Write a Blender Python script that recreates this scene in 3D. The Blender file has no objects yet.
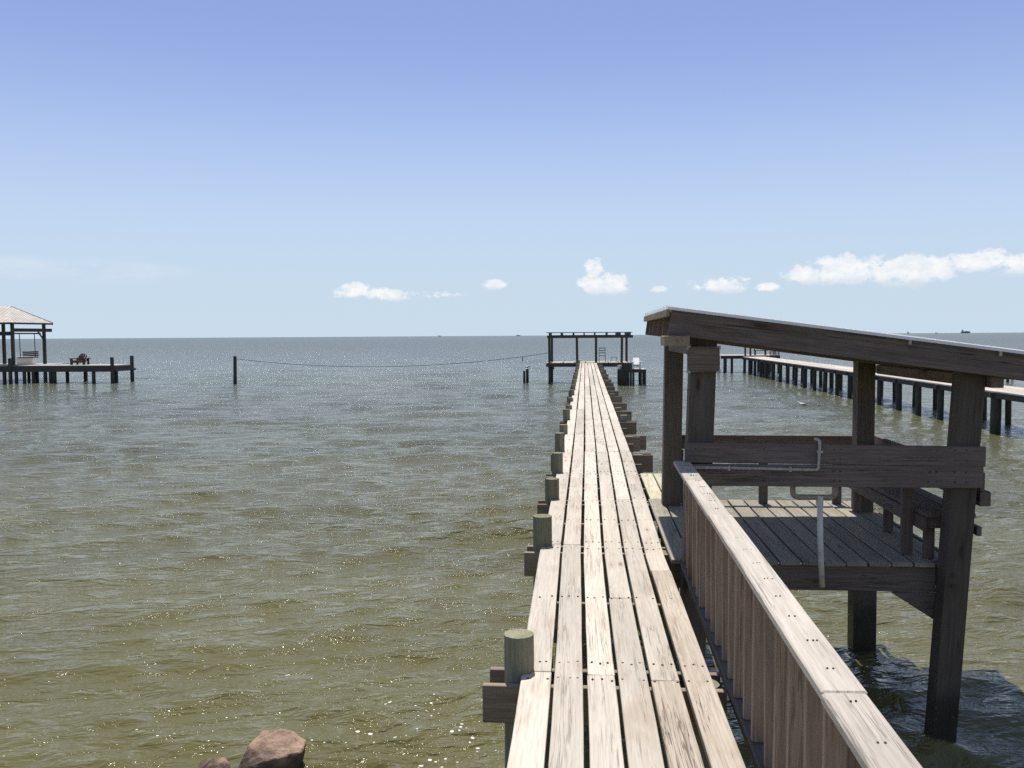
import bpy, bmesh, math, random
import numpy as np
from mathutils import Vector, Matrix, noise

random.seed(7)
SC = bpy.context.scene
COL = SC.collection
R = math.radians

CAM_Z = 3.8          # eye above the water
ZD = 1.65            # top of the pier deck above the water

# ----------------------------------------------------------------- helpers
class MB:
    """Collects solids with per-corner grain coordinates; build() links them as ONE mesh object."""
    def __init__(self):
        self.v, self.f, self.g, self.t, self.m, self.s = [], [], [], [], [], []

    def _faces(self, base, faces, loc, tone, mi, smooth=False):
        for fc in faces:
            self.f.append([base + i for i in fc])
            self.g.append([loc[i] for i in fc])
            self.t.append(tone)
            self.m.append(mi)
            self.s.append(smooth)

    def frame(self, c, L, W, H, l, w, h, tone=None, mi=0):
        tone = random.uniform(.84, 1.12) if tone is None else tone
        off = Vector((random.uniform(0, 90), random.uniform(0, 90), random.uniform(0, 90)))
        b, loc = len(self.v), []
        for sl in (-1, 1):
            for sw, sh in ((-1, -1), (1, -1), (1, 1), (-1, 1)):
                self.v.append(c + L * sl * l / 2 + W * sw * w / 2 + H * sh * h / 2)
                loc.append(Vector((sl * l / 2, sw * w / 2, sh * h / 2)) + off)
        self._faces(b, [(3, 2, 1, 0), (4, 5, 6, 7), (0, 1, 5, 4), (1, 2, 6, 5), (2, 3, 7, 6), (3, 0, 4, 7)], loc, tone, mi)
        return self

    def box(self, x0, x1, y0, y1, z0, z1, tone=None, mi=0):
        d = [x1 - x0, y1 - y0, z1 - z0]
        ax = [Vector((1, 0, 0)), Vector((0, 1, 0)), Vector((0, 0, 1))]
        k = d.index(max(d)); a, b = (k + 1) % 3, (k + 2) % 3
        self.frame(Vector(((x0 + x1) / 2, (y0 + y1) / 2, (z0 + z1) / 2)), ax[k], ax[a], ax[b], d[k], d[a], d[b], tone, mi)
        return self

    def bar(self, p0, p1, w, h, up=(0, 0, 1), tone=None, mi=0):
        p0, p1 = Vector(p0), Vector(p1)
        L = (p1 - p0); n = L.length; L.normalize()
        W = Vector(up).cross(L)
        if W.length < 1e-4: W = Vector((1, 0, 0)).cross(L)
        W.normalize(); H = L.cross(W)
        self.frame((p0 + p1) / 2, L, W, H, n, w, h, tone, mi)
        return self

    def plank(self, y0, y1, xl, xr, z, th, step=.45, jit=.003, tone=None, mi=0):
        """Board along Y; xl(y), xr(y) give its edges; slightly bowed and ragged."""
        tone = random.uniform(.86, 1.1) if tone is None else tone
        off = Vector((random.uniform(0, 90), random.uniform(0, 90), random.uniform(0, 90)))
        n = max(2, int((y1 - y0) / step) + 1)
        dz, cup = random.uniform(-.003, .003), random.uniform(-.003, .004)
        ph, sh = random.uniform(0, 6), random.uniform(-jit, jit)
        rows, loc, b = [], [], len(self.v)
        for i in range(n):
            y = y0 + (y1 - y0) * i / (n - 1)
            a, c = xl(y) + sh + random.uniform(-jit, jit) * .6, xr(y) + sh + random.uniform(-jit, jit) * .6
            zz = z + dz + .0025 * math.sin(y * 1.7 + ph)
            skew = random.uniform(-.004, .004) if i in (0, n - 1) else 0
            m = (a + c) / 2
            for x, zc in ((a, zz - th), (c, zz - th), (c, zz + cup), (m, zz), (a, zz + cup * .6)):
                self.v.append(Vector((x, y + (skew if x == a else -skew), zc)))
                loc.append(Vector((y, x - m, zc - zz)) + off)
        fs = []
        for i in range(n - 1):
            for k in range(5):
                p, q = i * 5 + k, i * 5 + (k + 1) % 5
                fs.append((q, p, p + 5, q + 5))
        fs.append((0, 1, 2, 3, 4)); e = (n - 1) * 5
        fs.append((e + 4, e + 3, e + 2, e + 1, e))
        self._faces(b, fs, loc, tone, mi)
        return self

    def cyl(self, p0, p1, r0, r1=None, n=16, tone=None, mi=0, rough=0, rings=1, capmi=None):
        r1 = r0 if r1 is None else r1
        tone = random.uniform(.85, 1.1) if tone is None else tone
        p0, p1 = Vector(p0), Vector(p1)
        L = (p1 - p0); ln = L.length; L.normalize()
        W = L.orthogonal().normalized(); H = L.cross(W)
        off = Vector((random.uniform(0, 90), random.uniform(0, 90), random.uniform(0, 90)))
        b, loc = len(self.v), []
        jr = [1 + random.uniform(-rough, rough) for _ in range(n)]
        for i in range(rings + 1):
            t = i / rings; r = r0 + (r1 - r0) * t
            for k in range(n):
                a = 2 * math.pi * k / n
                d = (W * math.cos(a) + H * math.sin(a)) * r * jr[k]
                self.v.append(p0 + L * ln * t + d)
                loc.append(Vector((ln * t, r * math.cos(a), r * math.sin(a))) + off)
        fs = []
        for i in range(rings):
            for k in range(n):
                p, q = i * n + k, i * n + (k + 1) % n
                fs.append((p, q, q + n, p + n))
        self._faces(b, fs, loc, tone, mi, True)
        c = len(self.v); top = rings * n
        self.v += [self.v[b + k].copy() for k in range(n)] + [self.v[b + top + k].copy() for k in range(n)]
        cl = loc[:n] + loc[top:top + n]
        self._faces(c, [tuple(range(n - 1, -1, -1))], cl, tone, mi)
        self._faces(c, [tuple(n + k for k in range(n))], cl, tone, mi if capmi is None else capmi)
        return self

    def tube(self, pts, r, n=10, tone=1.0, mi=0):
        pts = [Vector(p) for p in pts]
        b, loc = len(self.v), []
        up = None
        for i, p in enumerate(pts):
            d = (pts[min(i + 1, len(pts) - 1)] - pts[max(i - 1, 0)]).normalized()
            if up is None: up = d.orthogonal().normalized()
            W = (up - d * up.dot(d)).normalized(); H = d.cross(W); up = W
            for k in range(n):
                a = 2 * math.pi * k / n
                self.v.append(p + (W * math.cos(a) + H * math.sin(a)) * r)
                loc.append(Vector((i * .1, math.cos(a) * r, math.sin(a) * r)))
        fs = []
        for i in range(len(pts) - 1):
            for k in range(n):
                p, q = i * n + k, i * n + (k + 1) % n
                fs.append((p, q, q + n, p + n))
        self._faces(b, fs, loc, tone, mi, True)
        self._faces(b, [tuple(range(n - 1, -1, -1)), tuple((len(pts) - 1) * n + k for k in range(n))], loc, tone, mi)
        return self

    def poly(self, outline, d, tone=None, mi=0):
        """Prism: outline (list of points, counter-clockwise seen from +d side) pushed along vector d."""
        tone = random.uniform(.85, 1.1) if tone is None else tone
        d = Vector(d); n = len(outline); b = len(self.v)
        off = Vector((random.uniform(0, 90), random.uniform(0, 90), 0)); loc = []
        for k in range(2):
            for p in outline:
                q = Vector(p) + d * k
                self.v.append(q); loc.append(Vector((q.x, q.y, q.z)) + off)
        fs = [tuple(range(n - 1, -1, -1)), tuple(range(n, 2 * n))]
        for k in range(n):
            q = (k + 1) % n
            fs.append((k, q, q + n, k + n))
        self._faces(b, fs, loc, tone, mi)
        return self

    def build(self, name, mats, parent=None, loc=(0, 0, 0), bevel=0, label=None):
        o_w = root_loc(parent) if parent else Vector(loc)
        me = bpy.data.meshes.new(name)
        me.from_pydata([tuple(p - o_w) for p in self.v], [], self.f)
        g = me.attributes.new('gco', 'FLOAT_VECTOR', 'CORNER')
        g.data.foreach_set('vector', [c for fc in self.g for p in fc for c in p])
        t = me.attributes.new('tone', 'FLOAT', 'CORNER')
        t.data.foreach_set('value', [tt for fc, tt in zip(self.g, self.t) for _ in fc])
        me.polygons.foreach_set('material_index', self.m)
        me.polygons.foreach_set('use_smooth', self.s)
        for m in (mats if isinstance(mats, (list, tuple)) else [mats]): me.materials.append(m)
        o = bpy.data.objects.new(name, me); COL.objects.link(o)
        if parent: o.parent = parent
        else: o.location = loc
        if bevel:
            b = o.modifiers.new('edge', 'BEVEL'); b.width = bevel; b.segments = 1; b.limit_method = 'ANGLE'; b.angle_limit = R(50)
        if label: o['label'] = label
        return o

def root_loc(o):
    while o.parent: o = o.parent
    return Vector(o.location)

def tag(o, label, cat, group=None, kind=None):
    o['label'] = label
    if cat: o['category'] = cat
    if group: o['group'] = group
    if kind: o['kind'] = kind
    return o

def thing(name, loc, label, cat, group=None):
    o = bpy.data.objects.new(name, None); COL.objects.link(o)
    o.location = loc; o.empty_display_size = .2
    return tag(o, label, cat, group)

# ----------------------------------------------------------------- materials
class NT:
    def __init__(self, tree): self.t = tree; self.n = tree.nodes; self.l = tree.links
    def new(self, typ, **kw):
        n = self.n.new(typ)
        for k, v in kw.items(): setattr(n, k, v)
        return n
    def put(self, sock, v):
        if isinstance(v, bpy.types.NodeSocket): self.l.new(v, sock)
        elif v is not None: sock.default_value = v
    def math(self, op, a, b=None, c=None, clamp=False):
        n = self.new('ShaderNodeMath', operation=op, use_clamp=clamp)
        self.put(n.inputs[0], a); self.put(n.inputs[1], b)
        if c is not None: self.put(n.inputs[2], c)
        return n.outputs[0]
    def vmath(self, op, a, b=None):
        n = self.new('ShaderNodeVectorMath', operation=op)
        self.put(n.inputs[0], a); self.put(n.inputs[1], b)
        return n.outputs[0]
    def scale(self, vec, xyz): return self.vmath('MULTIPLY', vec, xyz)
    def noise(self, vec, scale=1, detail=4, rough=.55, dist=0):
        n = self.new('ShaderNodeTexNoise'); self.put(n.inputs['Vector'], vec)
        n.inputs['Scale'].default_value = scale; n.inputs['Detail'].default_value = detail
        n.inputs['Roughness'].default_value = rough; n.inputs['Distortion'].default_value = dist
        return n.outputs['Fac']
    def voro(self, vec, scale=1, out='Distance'):
        n = self.new('ShaderNodeTexVoronoi'); self.put(n.inputs['Vector'], vec); n.inputs['Scale'].default_value = scale
        return n.outputs[out]
    def step(self, v, a, b, lo=0., hi=1.):
        n = self.new('ShaderNodeMapRange', interpolation_type='SMOOTHSTEP')
        self.put(n.inputs[0], v)
        for i, x in enumerate((a, b, lo, hi)): self.put(n.inputs[i + 1], x)
        return n.outputs[0]
    def mix(self, f, a, b, blend='MIX'):
        n = self.new('ShaderNodeMix', data_type='RGBA', blend_type=blend)
        self.put(n.inputs[0], f); self.put(n.inputs[6], c4(a)); self.put(n.inputs[7], c4(b))
        return n.outputs[2]
    def attr(self, name, out='Vector'):
        n = self.new('ShaderNodeAttribute', attribute_name=name); return n.outputs[out]
    def bump(self, h, dist, strength=1., normal=None):
        n = self.new('ShaderNodeBump'); self.put(n.inputs['Height'], h)
        n.inputs['Distance'].default_value = dist; self.put(n.inputs['Strength'], strength)
        if normal is not None: self.l.new(normal, n.inputs['Normal'])
        return n.outputs[0]

def c4(c): return (*c, 1) if isinstance(c, tuple) and len(c) == 3 else c

def mat(name):
    m = bpy.data.materials.new(name); m.use_nodes = True
    t = NT(m.node_tree); p = m.node_tree.nodes['Principled BSDF']
    return m, t, p

def wood(name, light, mid, dark, grain=1., crack=.6, stain=(.2, .15, .1), stain_amt=.35, knots=True, wet=False, rough=.85, moss=None):
    m, t, p = mat(name)
    g = t.attr('gco'); tone = t.attr('tone', 'Fac')
    fine = t.noise(t.scale(g, (1.9, 62, 62)), 1, 6, .65, .3)
    wave = t.noise(t.scale(g, (.9, 13, 13)), 1, 4, .6, 1.2)
    blot = t.noise(t.scale(g, (1.1, 4, 4)), 1, 5, .6, .4)
    fiber = t.noise(t.scale(g, (6, 210, 210)), 1, 2, .5)
    patch = t.noise(t.scale(g, (.55, 1.2, 1.2)), 1, 3, .6, .8)
    c = t.mix(t.step(fine, .28, .66), mid, light)
    c = t.mix(t.math('MULTIPLY', t.step(wave, .5, .72), .55 * grain), c, mid)
    c = t.mix(t.math('MULTIPLY', t.step(fiber, .52, .75), .35 * grain), c, dark)
    c = t.mix(t.math('MULTIPLY', t.step(blot, .5, .75), stain_amt), c, stain)
    c = t.mix(t.math('MULTIPLY', t.step(patch, .46, .66), .32), c, tuple(x * y for x, y in zip(mid, (.80, .82, .86))))
    crk = t.noise(t.scale(g, (.7, 34, 34)), 1, 3, .6, .5)
    crk = t.math('ABSOLUTE', t.math('SUBTRACT', crk, .5))
    crk = t.math('MULTIPLY', t.step(crk, .022, .004), t.step(t.noise(t.scale(g, (.9, 7, 7)), 1, 2), .48, .62))
    c = t.mix(t.math('MULTIPLY', crk, crack), c, dark)
    if knots:
        kv = t.vmath('ADD', t.scale(g, (1.9, 7.5, 7.5)), t.scale(t.new('ShaderNodeTexNoise').outputs['Color'], (0, 0, 0)))
        vn = t.new('ShaderNodeTexVoronoi'); t.put(vn.inputs['Vector'], kv); vn.inputs['Scale'].default_value = 1
        kd, kc = vn.outputs['Distance'], vn.outputs['Color']
        sep = t.new('ShaderNodeSeparateColor'); t.put(sep.inputs[0], kc)
        some = t.math('GREATER_THAN', sep.outputs[0], .72)
        kn = t.math('MULTIPLY', t.step(kd, .17, .09), some)
        halo = t.math('MULTIPLY', t.step(kd, .42, .12), some)
        c = t.mix(t.math('MULTIPLY', halo, .3), c, stain)
        c = t.mix(t.math('MULTIPLY', kn, .75), c, tuple(x * .6 for x in stain))
    if moss:
        pos = t.new('ShaderNodeNewGeometry').outputs['Position']
        c = t.mix(t.math('MULTIPLY', t.step(t.noise(pos, 7, 5, .65), .42, .66), .6), c, moss)
    if wet:
        pos = t.new('ShaderNodeNewGeometry').outputs['Position']
        sp = t.new('ShaderNodeSeparateXYZ'); t.put(sp.inputs[0], pos)
        zz = t.math('ADD', sp.outputs[2], t.math('MULTIPLY', t.math('SUBTRACT', t.noise(pos, 3.5, 4), .5), .45))
        band = t.step(zz, .62, .34)
        c = t.mix(t.math('MULTIPLY', band, .85), c, (.028, .028, .02))
        barn = t.math('MULTIPLY', t.step(t.noise(pos, 38, 3), .6, .72), t.math('MULTIPLY', t.step(zz, .5, .38), t.step(zz, .1, .22)))
        c = t.mix(t.math('MULTIPLY', barn, .5), c, (.22, .21, .18))
        t.put(p.inputs['Roughness'], t.step(band, 0, 1, rough, .45))
    else:
        p.inputs['Roughness'].default_value = rough
    tn = t.new('ShaderNodeCombineXYZ')
    for i in range(3): t.put(tn.inputs[i], tone)
    c = t.mix(1., c, tn.outputs[0], 'MULTIPLY')
    t.put(p.inputs['Base Color'], c)
    p.inputs['Specular IOR Level'].default_value = .25
    h = t.math('SUBTRACT', t.math('ADD', fine, t.math('MULTIPLY', fiber, .35)), t.math('MULTIPLY', crk, 1.2))
    t.put(p.inputs['Normal'], t.bump(h, .004, .55))
    return m

def plain(name, col, rough=.6, metal=0, var=.12, scale=9, dirt=None, dirt_amt=.5):
    m, t, p = mat(name)
    pos = t.new('ShaderNodeNewGeometry').outputs['Position']
    n = t.noise(pos, scale, 5, .6)
    c = t.mix(t.step(n, .3, .7), tuple(x * (1 - var) for x in col), tuple(min(1, x * (1 + var)) for x in col))
    if dirt:
        c = t.mix(t.math('MULTIPLY', t.step(t.noise(pos, scale * .6, 6, .7), .5, .7), dirt_amt), c, dirt)
    t.put(p.inputs['Base Color'], c)
    t.put(p.inputs['Roughness'], t.step(n, .3, .7, rough - .08, rough + .08)); p.inputs['Metallic'].default_value = metal
    return m

M = {}
M['deck'] = wood('sunbleached_planks', (.585, .53, .445), (.475, .42, .345), (.20, .155, .115), stain=(.35, .26, .18), stain_amt=.5, crack=.6, grain=1.0)
M['stained'] = wood('brown_stained_planks', (.50, .435, .35), (.36, .295, .225), (.12, .085, .06), stain=(.20, .135, .085), stain_amt=.8, crack=.9, grain=1.4)
M['rail'] = wood('weathered_handrail', (.49, .445, .38), (.385, .34, .285), (.16, .13, .10), stain=(.32, .25, .19), stain_amt=.45)
M['baluster'] = wood('weathered_balusters', (.315, .24, .178), (.215, .158, .112), (.065, .048, .035), stain=(.15, .085, .052), stain_amt=.65)
M['beam'] = wood('grey_beams', (.31, .245, .185), (.205, .158, .118), (.07, .055, .045), stain=(.12, .09, .07), stain_amt=.4)
M['pile'] = wood('treated_pilings', (.25, .245, .175), (.16, .16, .115), (.045, .045, .03), stain=(.11, .12, .06), stain_amt=.5, grain=1.5, crack=.9, wet=True, knots=False)
M['piletop'] = wood('cut_piling_ends', (.30, .28, .19), (.19, .185, .12), (.03, .03, .02), stain=(.13, .12, .07), stain_amt=.7, knots=False, crack=1., grain=1.6, moss=(.13, .15, .065))
M['post'] = wood('dark_posts', (.135, .113, .095), (.09, .075, .063), (.028, .023, .02), stain=(.06, .045, .036), stain_amt=.5, wet=True)
M['shelter'] = wood('dark_boards', (.215, .172, .15), (.128, .10, .088), (.034, .026, .023), stain=(.088, .054, .045), stain_amt=.6, crack=.9, grain=1.25)
M['shelter_deck'] = wood('shaded_shelter_planks', (.34, .31, .245), (.235, .21, .165), (.08, .065, .05), stain=(.16, .135, .09), stain_amt=.5)  # shade under the roof is put into this darker plank colour
M['landing'] = wood('sunlit_landing_planks', (.56, .52, .37), (.44, .40, .28), (.18, .15, .10), stain=(.30, .26, .15), stain_amt=.5)  # lighter version of the shelter planks, sunlight put into the colour
M['far_deck'] = wood('far_planks', (.56, .50, .43), (.45, .39, .33), (.22, .18, .15), stain=(.31, .25, .2))
M['far_post'] = wood('far_dark_timber', (.09, .087, .078), (.06, .058, .052), (.025, .025, .022), stain=(.035, .03, .025), knots=False, wet=True)
M['chair_wood'] = wood('brown_chair_timber', (.085, .05, .036), (.055, .032, .024), (.025, .016, .012), stain=(.04, .022, .016), knots=False)
M['white_plastic'] = plain('white_plastic', (.78, .77, .74), .45, var=.05)
M['grey_metal'] = plain('dull_metal', (.36, .36, .36), .5, .6, dirt=(.2, .13, .09))
M['chair_metal'] = plain('chair_metal', (.22, .23, .24), .5, .3)
M['conduit'] = plain('grey_conduit', (.40, .375, .35), .5, 0, .18, 30, dirt=(.23, .15, .11))
M['pvc'] = plain('dirty_pvc', (.62, .60, .57), .45, 0, .1, 14, dirt=(.36, .32, .27), dirt_amt=.35)
M['tanpipe'] = plain('tan_pipe', (.34, .275, .21), .5, 0, .15, 20, dirt=(.2, .15, .11))
M['nail'] = plain('rusty_nail', (.07, .045, .032), .7)
M['roofmetal'] = plain('white_roof_sheet', (.78, .78, .77), .35, .0, .06, 3)
M['tinroof'] = plain('tan_metal_roof', (.55, .485, .415), .45, 0, .08, 2)
M['rope'] = plain('dark_rope', (.10, .095, .085), .8)
M['hull'] = plain('ship_hull', (.16, .19, .23), .6, 0, .05, .02)
M['upper'] = plain('ship_upper', (.35, .38, .42), .6, 0, .05, .02)
M['feather'] = plain('white_feather', (.80, .80, .78), .7, 0, .04, 20)
M['wing'] = plain('grey_feather', (.25, .26, .28), .7, 0, .1, 20)
M['beak'] = plain('orange_beak', (.55, .26, .05), .5)

def rock_mat():
    m, t, p = mat('red_granite_rock')
    pos = t.new('ShaderNodeNewGeometry').outputs['Position']
    n1 = t.noise(pos, 5, 8, .65); n2 = t.noise(pos, 45, 4, .7); v = t.voro(pos, 60)
    c = t.mix(t.step(n1, .35, .65), (.18, .11, .07), (.34, .225, .15))
    c = t.mix(t.math('MULTIPLY', t.step(n2, .52, .68), .6), c, (.11, .075, .06))
    c = t.mix(t.math('MULTIPLY', t.step(v, .28, .15), .35), c, (.5, .38, .29))
    sp = t.new('ShaderNodeSeparateXYZ'); t.put(sp.inputs[0], pos)
    zz = t.math('ADD', sp.outputs[2], t.math('MULTIPLY', t.math('SUBTRACT', n1, .5), .25))
    c = t.mix(t.math('MULTIPLY', t.step(zz, .22, .10), .85), c, (.035, .026, .02))
    t.put(p.inputs['Base Color'], c); p.inputs['Roughness'].default_value = .8
    t.put(p.inputs['Normal'], t.bump(t.math('ADD', n1, t.math('MULTIPLY', n2, .4)), .03, .8))
    return m
M['rock'] = rock_mat()

def water_mat():
    m, t, p = mat('silty_bay_water')
    pos = t.new('ShaderNodeTexCoord').outputs['Object']
    flat = t.scale(pos, (1, 1, 0))
    # ripples run across the line of the pier
    rot = t.new('ShaderNodeMapping'); rot.inputs['Rotation'].default_value = (0, 0, R(-14)); t.put(rot.inputs['Vector'], flat)
    rv = rot.outputs[0]
    wind = t.noise(t.scale(flat, (.012, .05, 0)), 1, 4, .6)
    gust = t.noise(t.scale(flat, (.10, .22, 0)), 1, 3, .6)
    r1 = t.noise(t.scale(rv, (.75, 1.9, 0)), 1, 3, .55, .6)
    r2 = t.noise(t.scale(rv, (2.4, 5.2, 0)), 1, 3, .6, .5)
    r3 = t.noise(t.scale(rv, (10, 17, 0)), 1, 2, .6, .3)
    amt = t.math('MULTIPLY', t.step(wind, .3, .7, .65, 1.15), t.step(gust, .3, .7, .7, 1.2))
    n = t.bump(r1, .16, amt)
    n = t.bump(r2, .135, amt, n)
    n = t.bump(r3, .022, amt, n)
    silt = t.noise(t.scale(flat, (.07, .16, 0)), 1, 4, .6, .5)
    c = t.mix(t.step(silt, .3, .7), (.096, .087, .030), (.124, .113, .043))
    # white specks near the rocks: scraps of foam plus painted sun glints
    sp = t.new('ShaderNodeSeparateXYZ'); t.put(sp.inputs[0], pos)
    def spot(cx, cy, rx, ry):
        dx = t.math('DIVIDE', t.math('SUBTRACT', sp.outputs[0], cx), rx)
        dy = t.math('DIVIDE', t.math('SUBTRACT', sp.outputs[1], cy), ry)
        return t.step(t.math('ADD', t.math('MULTIPLY', dx, dx), t.math('MULTIPLY', dy, dy)), 1., .1)
    mask = t.math('MAXIMUM', spot(-1.3, 7.9, 1.7, 1.5), t.math('MULTIPLY', spot(-5.2, 7.5, 2., 1.2), .75))
    mask = t.math('MAXIMUM', mask, t.math('MULTIPLY', spot(-2.35, 7.0, .5, .5), 1.25))
    w = t.vmath('ADD', flat, t.scale(t.new('ShaderNodeTexNoise').outputs['Color'], (.0, .0, 0)))
    vo = t.new('ShaderNodeTexVoronoi'); t.put(vo.inputs['Vector'], w); vo.inputs['Scale'].default_value = 15
    sc = t.new('ShaderNodeSeparateColor'); t.put(sc.inputs[0], vo.outputs['Color'])
    size = t.math('MULTIPLY', t.math('MULTIPLY', t.math('POWER', sc.outputs[0], 2.5), .46), t.math('MULTIPLY', mask, t.step(t.noise(flat, 2.2, 3), .42, .62)))
    foam_glint = t.step(t.math('SUBTRACT', size, vo.outputs['Distance']), -.02, .02)
    foam_glint = t.math('MULTIPLY', foam_glint, t.math('GREATER_THAN', size, .05))
    # ripples too small and far out for the mesh: the farther from shore, the more of the chop is carried as roughness
    off = t.math('LOGARITHM', t.math('MAXIMUM', sp.outputs[1], 1.), 10.)
    chop = t.step(off, 1.45, 2.6, .05, .30)
    c = t.mix(t.step(off, .95, 2.3, 0., .85), c, (.078, .090, .068))      # base colour turns grey-green away from the shore
    c = t.mix(t.math('MULTIPLY', foam_glint, .9), c, (.72, .70, .62))
    t.put(p.inputs['Base Color'], c)
    t.put(p.inputs['Roughness'], t.math('ADD', t.math('MULTIPLY', foam_glint, .6), chop))
    p.inputs['IOR'].default_value = 1.333
    t.put(p.inputs['Normal'], n)
    return m
M['water'] = water_mat()

# ----------------------------------------------------------------- water
def make_water():
    rng = np.random.default_rng(3)
    cx, cy = 0., -3.
    rs = [.6]
    while rs[-1] < 420: rs.append(rs[-1] * 1.0046 if rs[-1] > 6 else rs[-1] + .12)
    while rs[-1] < 70000: rs.append(rs[-1] * 1.09)
    rs = np.array(rs)
    fine = np.linspace(-R(44), R(56), 430)
    rest = np.linspace(R(56), 2 * math.pi - R(44), 60)[1:-1]
    th = np.concatenate([fine, rest])
    nr, nt = len(rs), len(th)
    Rg, T = np.meshgrid(rs, th, indexing='ij')
    X, Y = cx + Rg * np.sin(T), cy + Rg * np.cos(T)
    Z = np.zeros_like(X); DX = np.zeros_like(X); DY = np.zeros_like(X)
    cell = np.maximum(Rg * .0046, .02)
    lam = np.exp(rng.uniform(np.log(.24), np.log(5.5), 110))
    for L in lam:
        k = 2 * math.pi / L
        a0 = R(-90 + 20) + rng.normal(0, R(21) if L > 1 else R(33))
        dx, dy = math.cos(a0), math.sin(a0)
        slope = .029 * (1.2 if L < 1.1 else .75 if L < 2.2 else .36)
        A = slope / k
        fade = np.clip((L / cell - 3) / 4, 0, 1)
        ph = k * (dx * X + dy * Y) + rng.uniform(0, 6.28)
        Z += A * fade * np.cos(ph); DX -= .9 * A * fade * dx * np.sin(ph); DY -= .9 * A * fade * dy * np.sin(ph)
    grp = 1 + .35 * np.sin(X * .21 + Y * .37 + 1) * np.sin(X * .13 - Y * .29)
    Z *= grp
    co = np.stack([X + DX, Y + DY, Z], -1).reshape(-1, 3)
    co = np.concatenate([co, [[cx, cy, 0]]])
    i = np.arange(nr - 1)[:, None]; j = np.arange(nt)[None, :]; jn = (j + 1) % nt
    q = np.stack([i * nt + j, i * nt + jn, (i + 1) * nt + jn, (i + 1) * nt + j], -1).reshape(-1, 4)[:, ::-1]
    tri = np.stack([np.full(nt, nr * nt), np.arange(nt), (np.arange(nt) + 1) % nt], -1)[:, ::-1]
    me = bpy.data.meshes.new('water')
    me.vertices.add(len(co)); me.vertices.foreach_set('co', co.ravel())
    loops = np.concatenate([q.ravel(), tri.ravel()])
    me.loops.add(len(loops)); me.loops.foreach_set('vertex_index', loops.astype(np.int32))
    st = np.concatenate([np.arange(len(q)) * 4, len(q) * 4 + np.arange(len(tri)) * 3])
    me.polygons.add(len(st)); me.polygons.foreach_set('loop_start', st.astype(np.int32))
    me.update(calc_edges=True); me.validate()
    if me.polygons[0].normal.z < 0: me.flip_normals()
    me.polygons.foreach_set('use_smooth', [True] * len(me.polygons))
    me.materials.append(M['water'])
    o = bpy.data.objects.new('water', me); COL.objects.link(o)
    tag(o, 'brownish green bay water with small choppy waves', None, kind='structure')
make_water()

# ----------------------------------------------------------------- main pier
def lerp_tab(tab):
    xs, ys = zip(*tab)
    return lambda y: float(np.interp(y, xs, ys))
XL = lerp_tab([(0, -.385), (4.3, -.40), (8.5, -.45), (15.8, -.465), (68, -.555)])
XR = lerp_tab([(0, .81), (4.3, .80), (8.5, .775), (12, .80), (15.8, .83), (68, .82)])
BENTS = [-.4, 2.5, 5.55, 8.95, 11.5, 13.75, 16.3, 19.2, 22.4, 25.6, 28.6, 31.6, 34.7, 37.6, 40.7, 43.6, 46.7, 49.8, 52.7, 55.8, 58.8, 61.8, 64.8, 67.6]
SINGLES = [1.1, 4.05, 7.15, 10.2, 12.6, 15.0, 17.8, 20.8]

pier = thing('wooden_pier', (.2, 5.55, 0), 'long sun-bleached plank pier with weathered railing running straight out over the water', 'pier')

d = MB()
JO = {0: [5.53, 8.98, 13.75, 19.2, 25.6], 1: [2.5, 8.95, 13.62, 19.2, 25.6], 2: [5.5, 11.42, 16.3, 22.4], 3: [2.5, 7.15, 13.75, 16.3, 22.4], 4: [5.43, 11.5, 16.3, 22.4], 5: [2.5, 8.0, 11.5, 16.3, 22.4]}
for k in range(6):
    ys = [-2.0] + JO[k]
    b = [y for y in BENTS if y > ys[-1] + 2]
    i = 0
    while i < len(b):
        i += random.choice((1, 2, 2))
        if i < len(b) - 1: ys.append(b[i]); i += 1
    ys.append(68.2)
    for y0, y1 in zip(ys, ys[1:]):
        gl, gr = random.uniform(.010, .019), random.uniform(.010, .019)
        if k == 0: gl = random.uniform(-.02, .02)
        xl = lambda y, k=k, g=gl: XL(y) + (XR(y) - XL(y)) * k / 6 + g
        xr = lambda y, k=k, g=gr: XL(y) + (XR(y) - XL(y)) * (k + 1) / 6 - g
        tone = random.uniform(.82, 1.1)
        old = (k == 4 and y1 < 6) or (k == 5 and y1 < 9)
        d.plank(y0 + .004, y1 - .004, xl, xr, ZD, .042, tone=tone, mi=2 if old else 0)
    for yb in BENTS + SINGLES:
        if 1 < yb < 26:
            for sy in (-.14, .14) if yb in BENTS else (0,):
                for q in (.2, .5, .8):
                    if q == .5 and random.random() < .4: continue
                    y = yb + sy + random.uniform(-.02, .02)
                    x = XL(y) + (XR(y) - XL(y)) * (k + q + random.uniform(-.06, .06)) / 6
                    d.cyl((x, y, ZD - .004), (x, y, ZD + .005), .0075, n=8, mi=1)
d.build('deck', [M['deck'], M['nail'], M['stained']], pier, bevel=.004)

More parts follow.
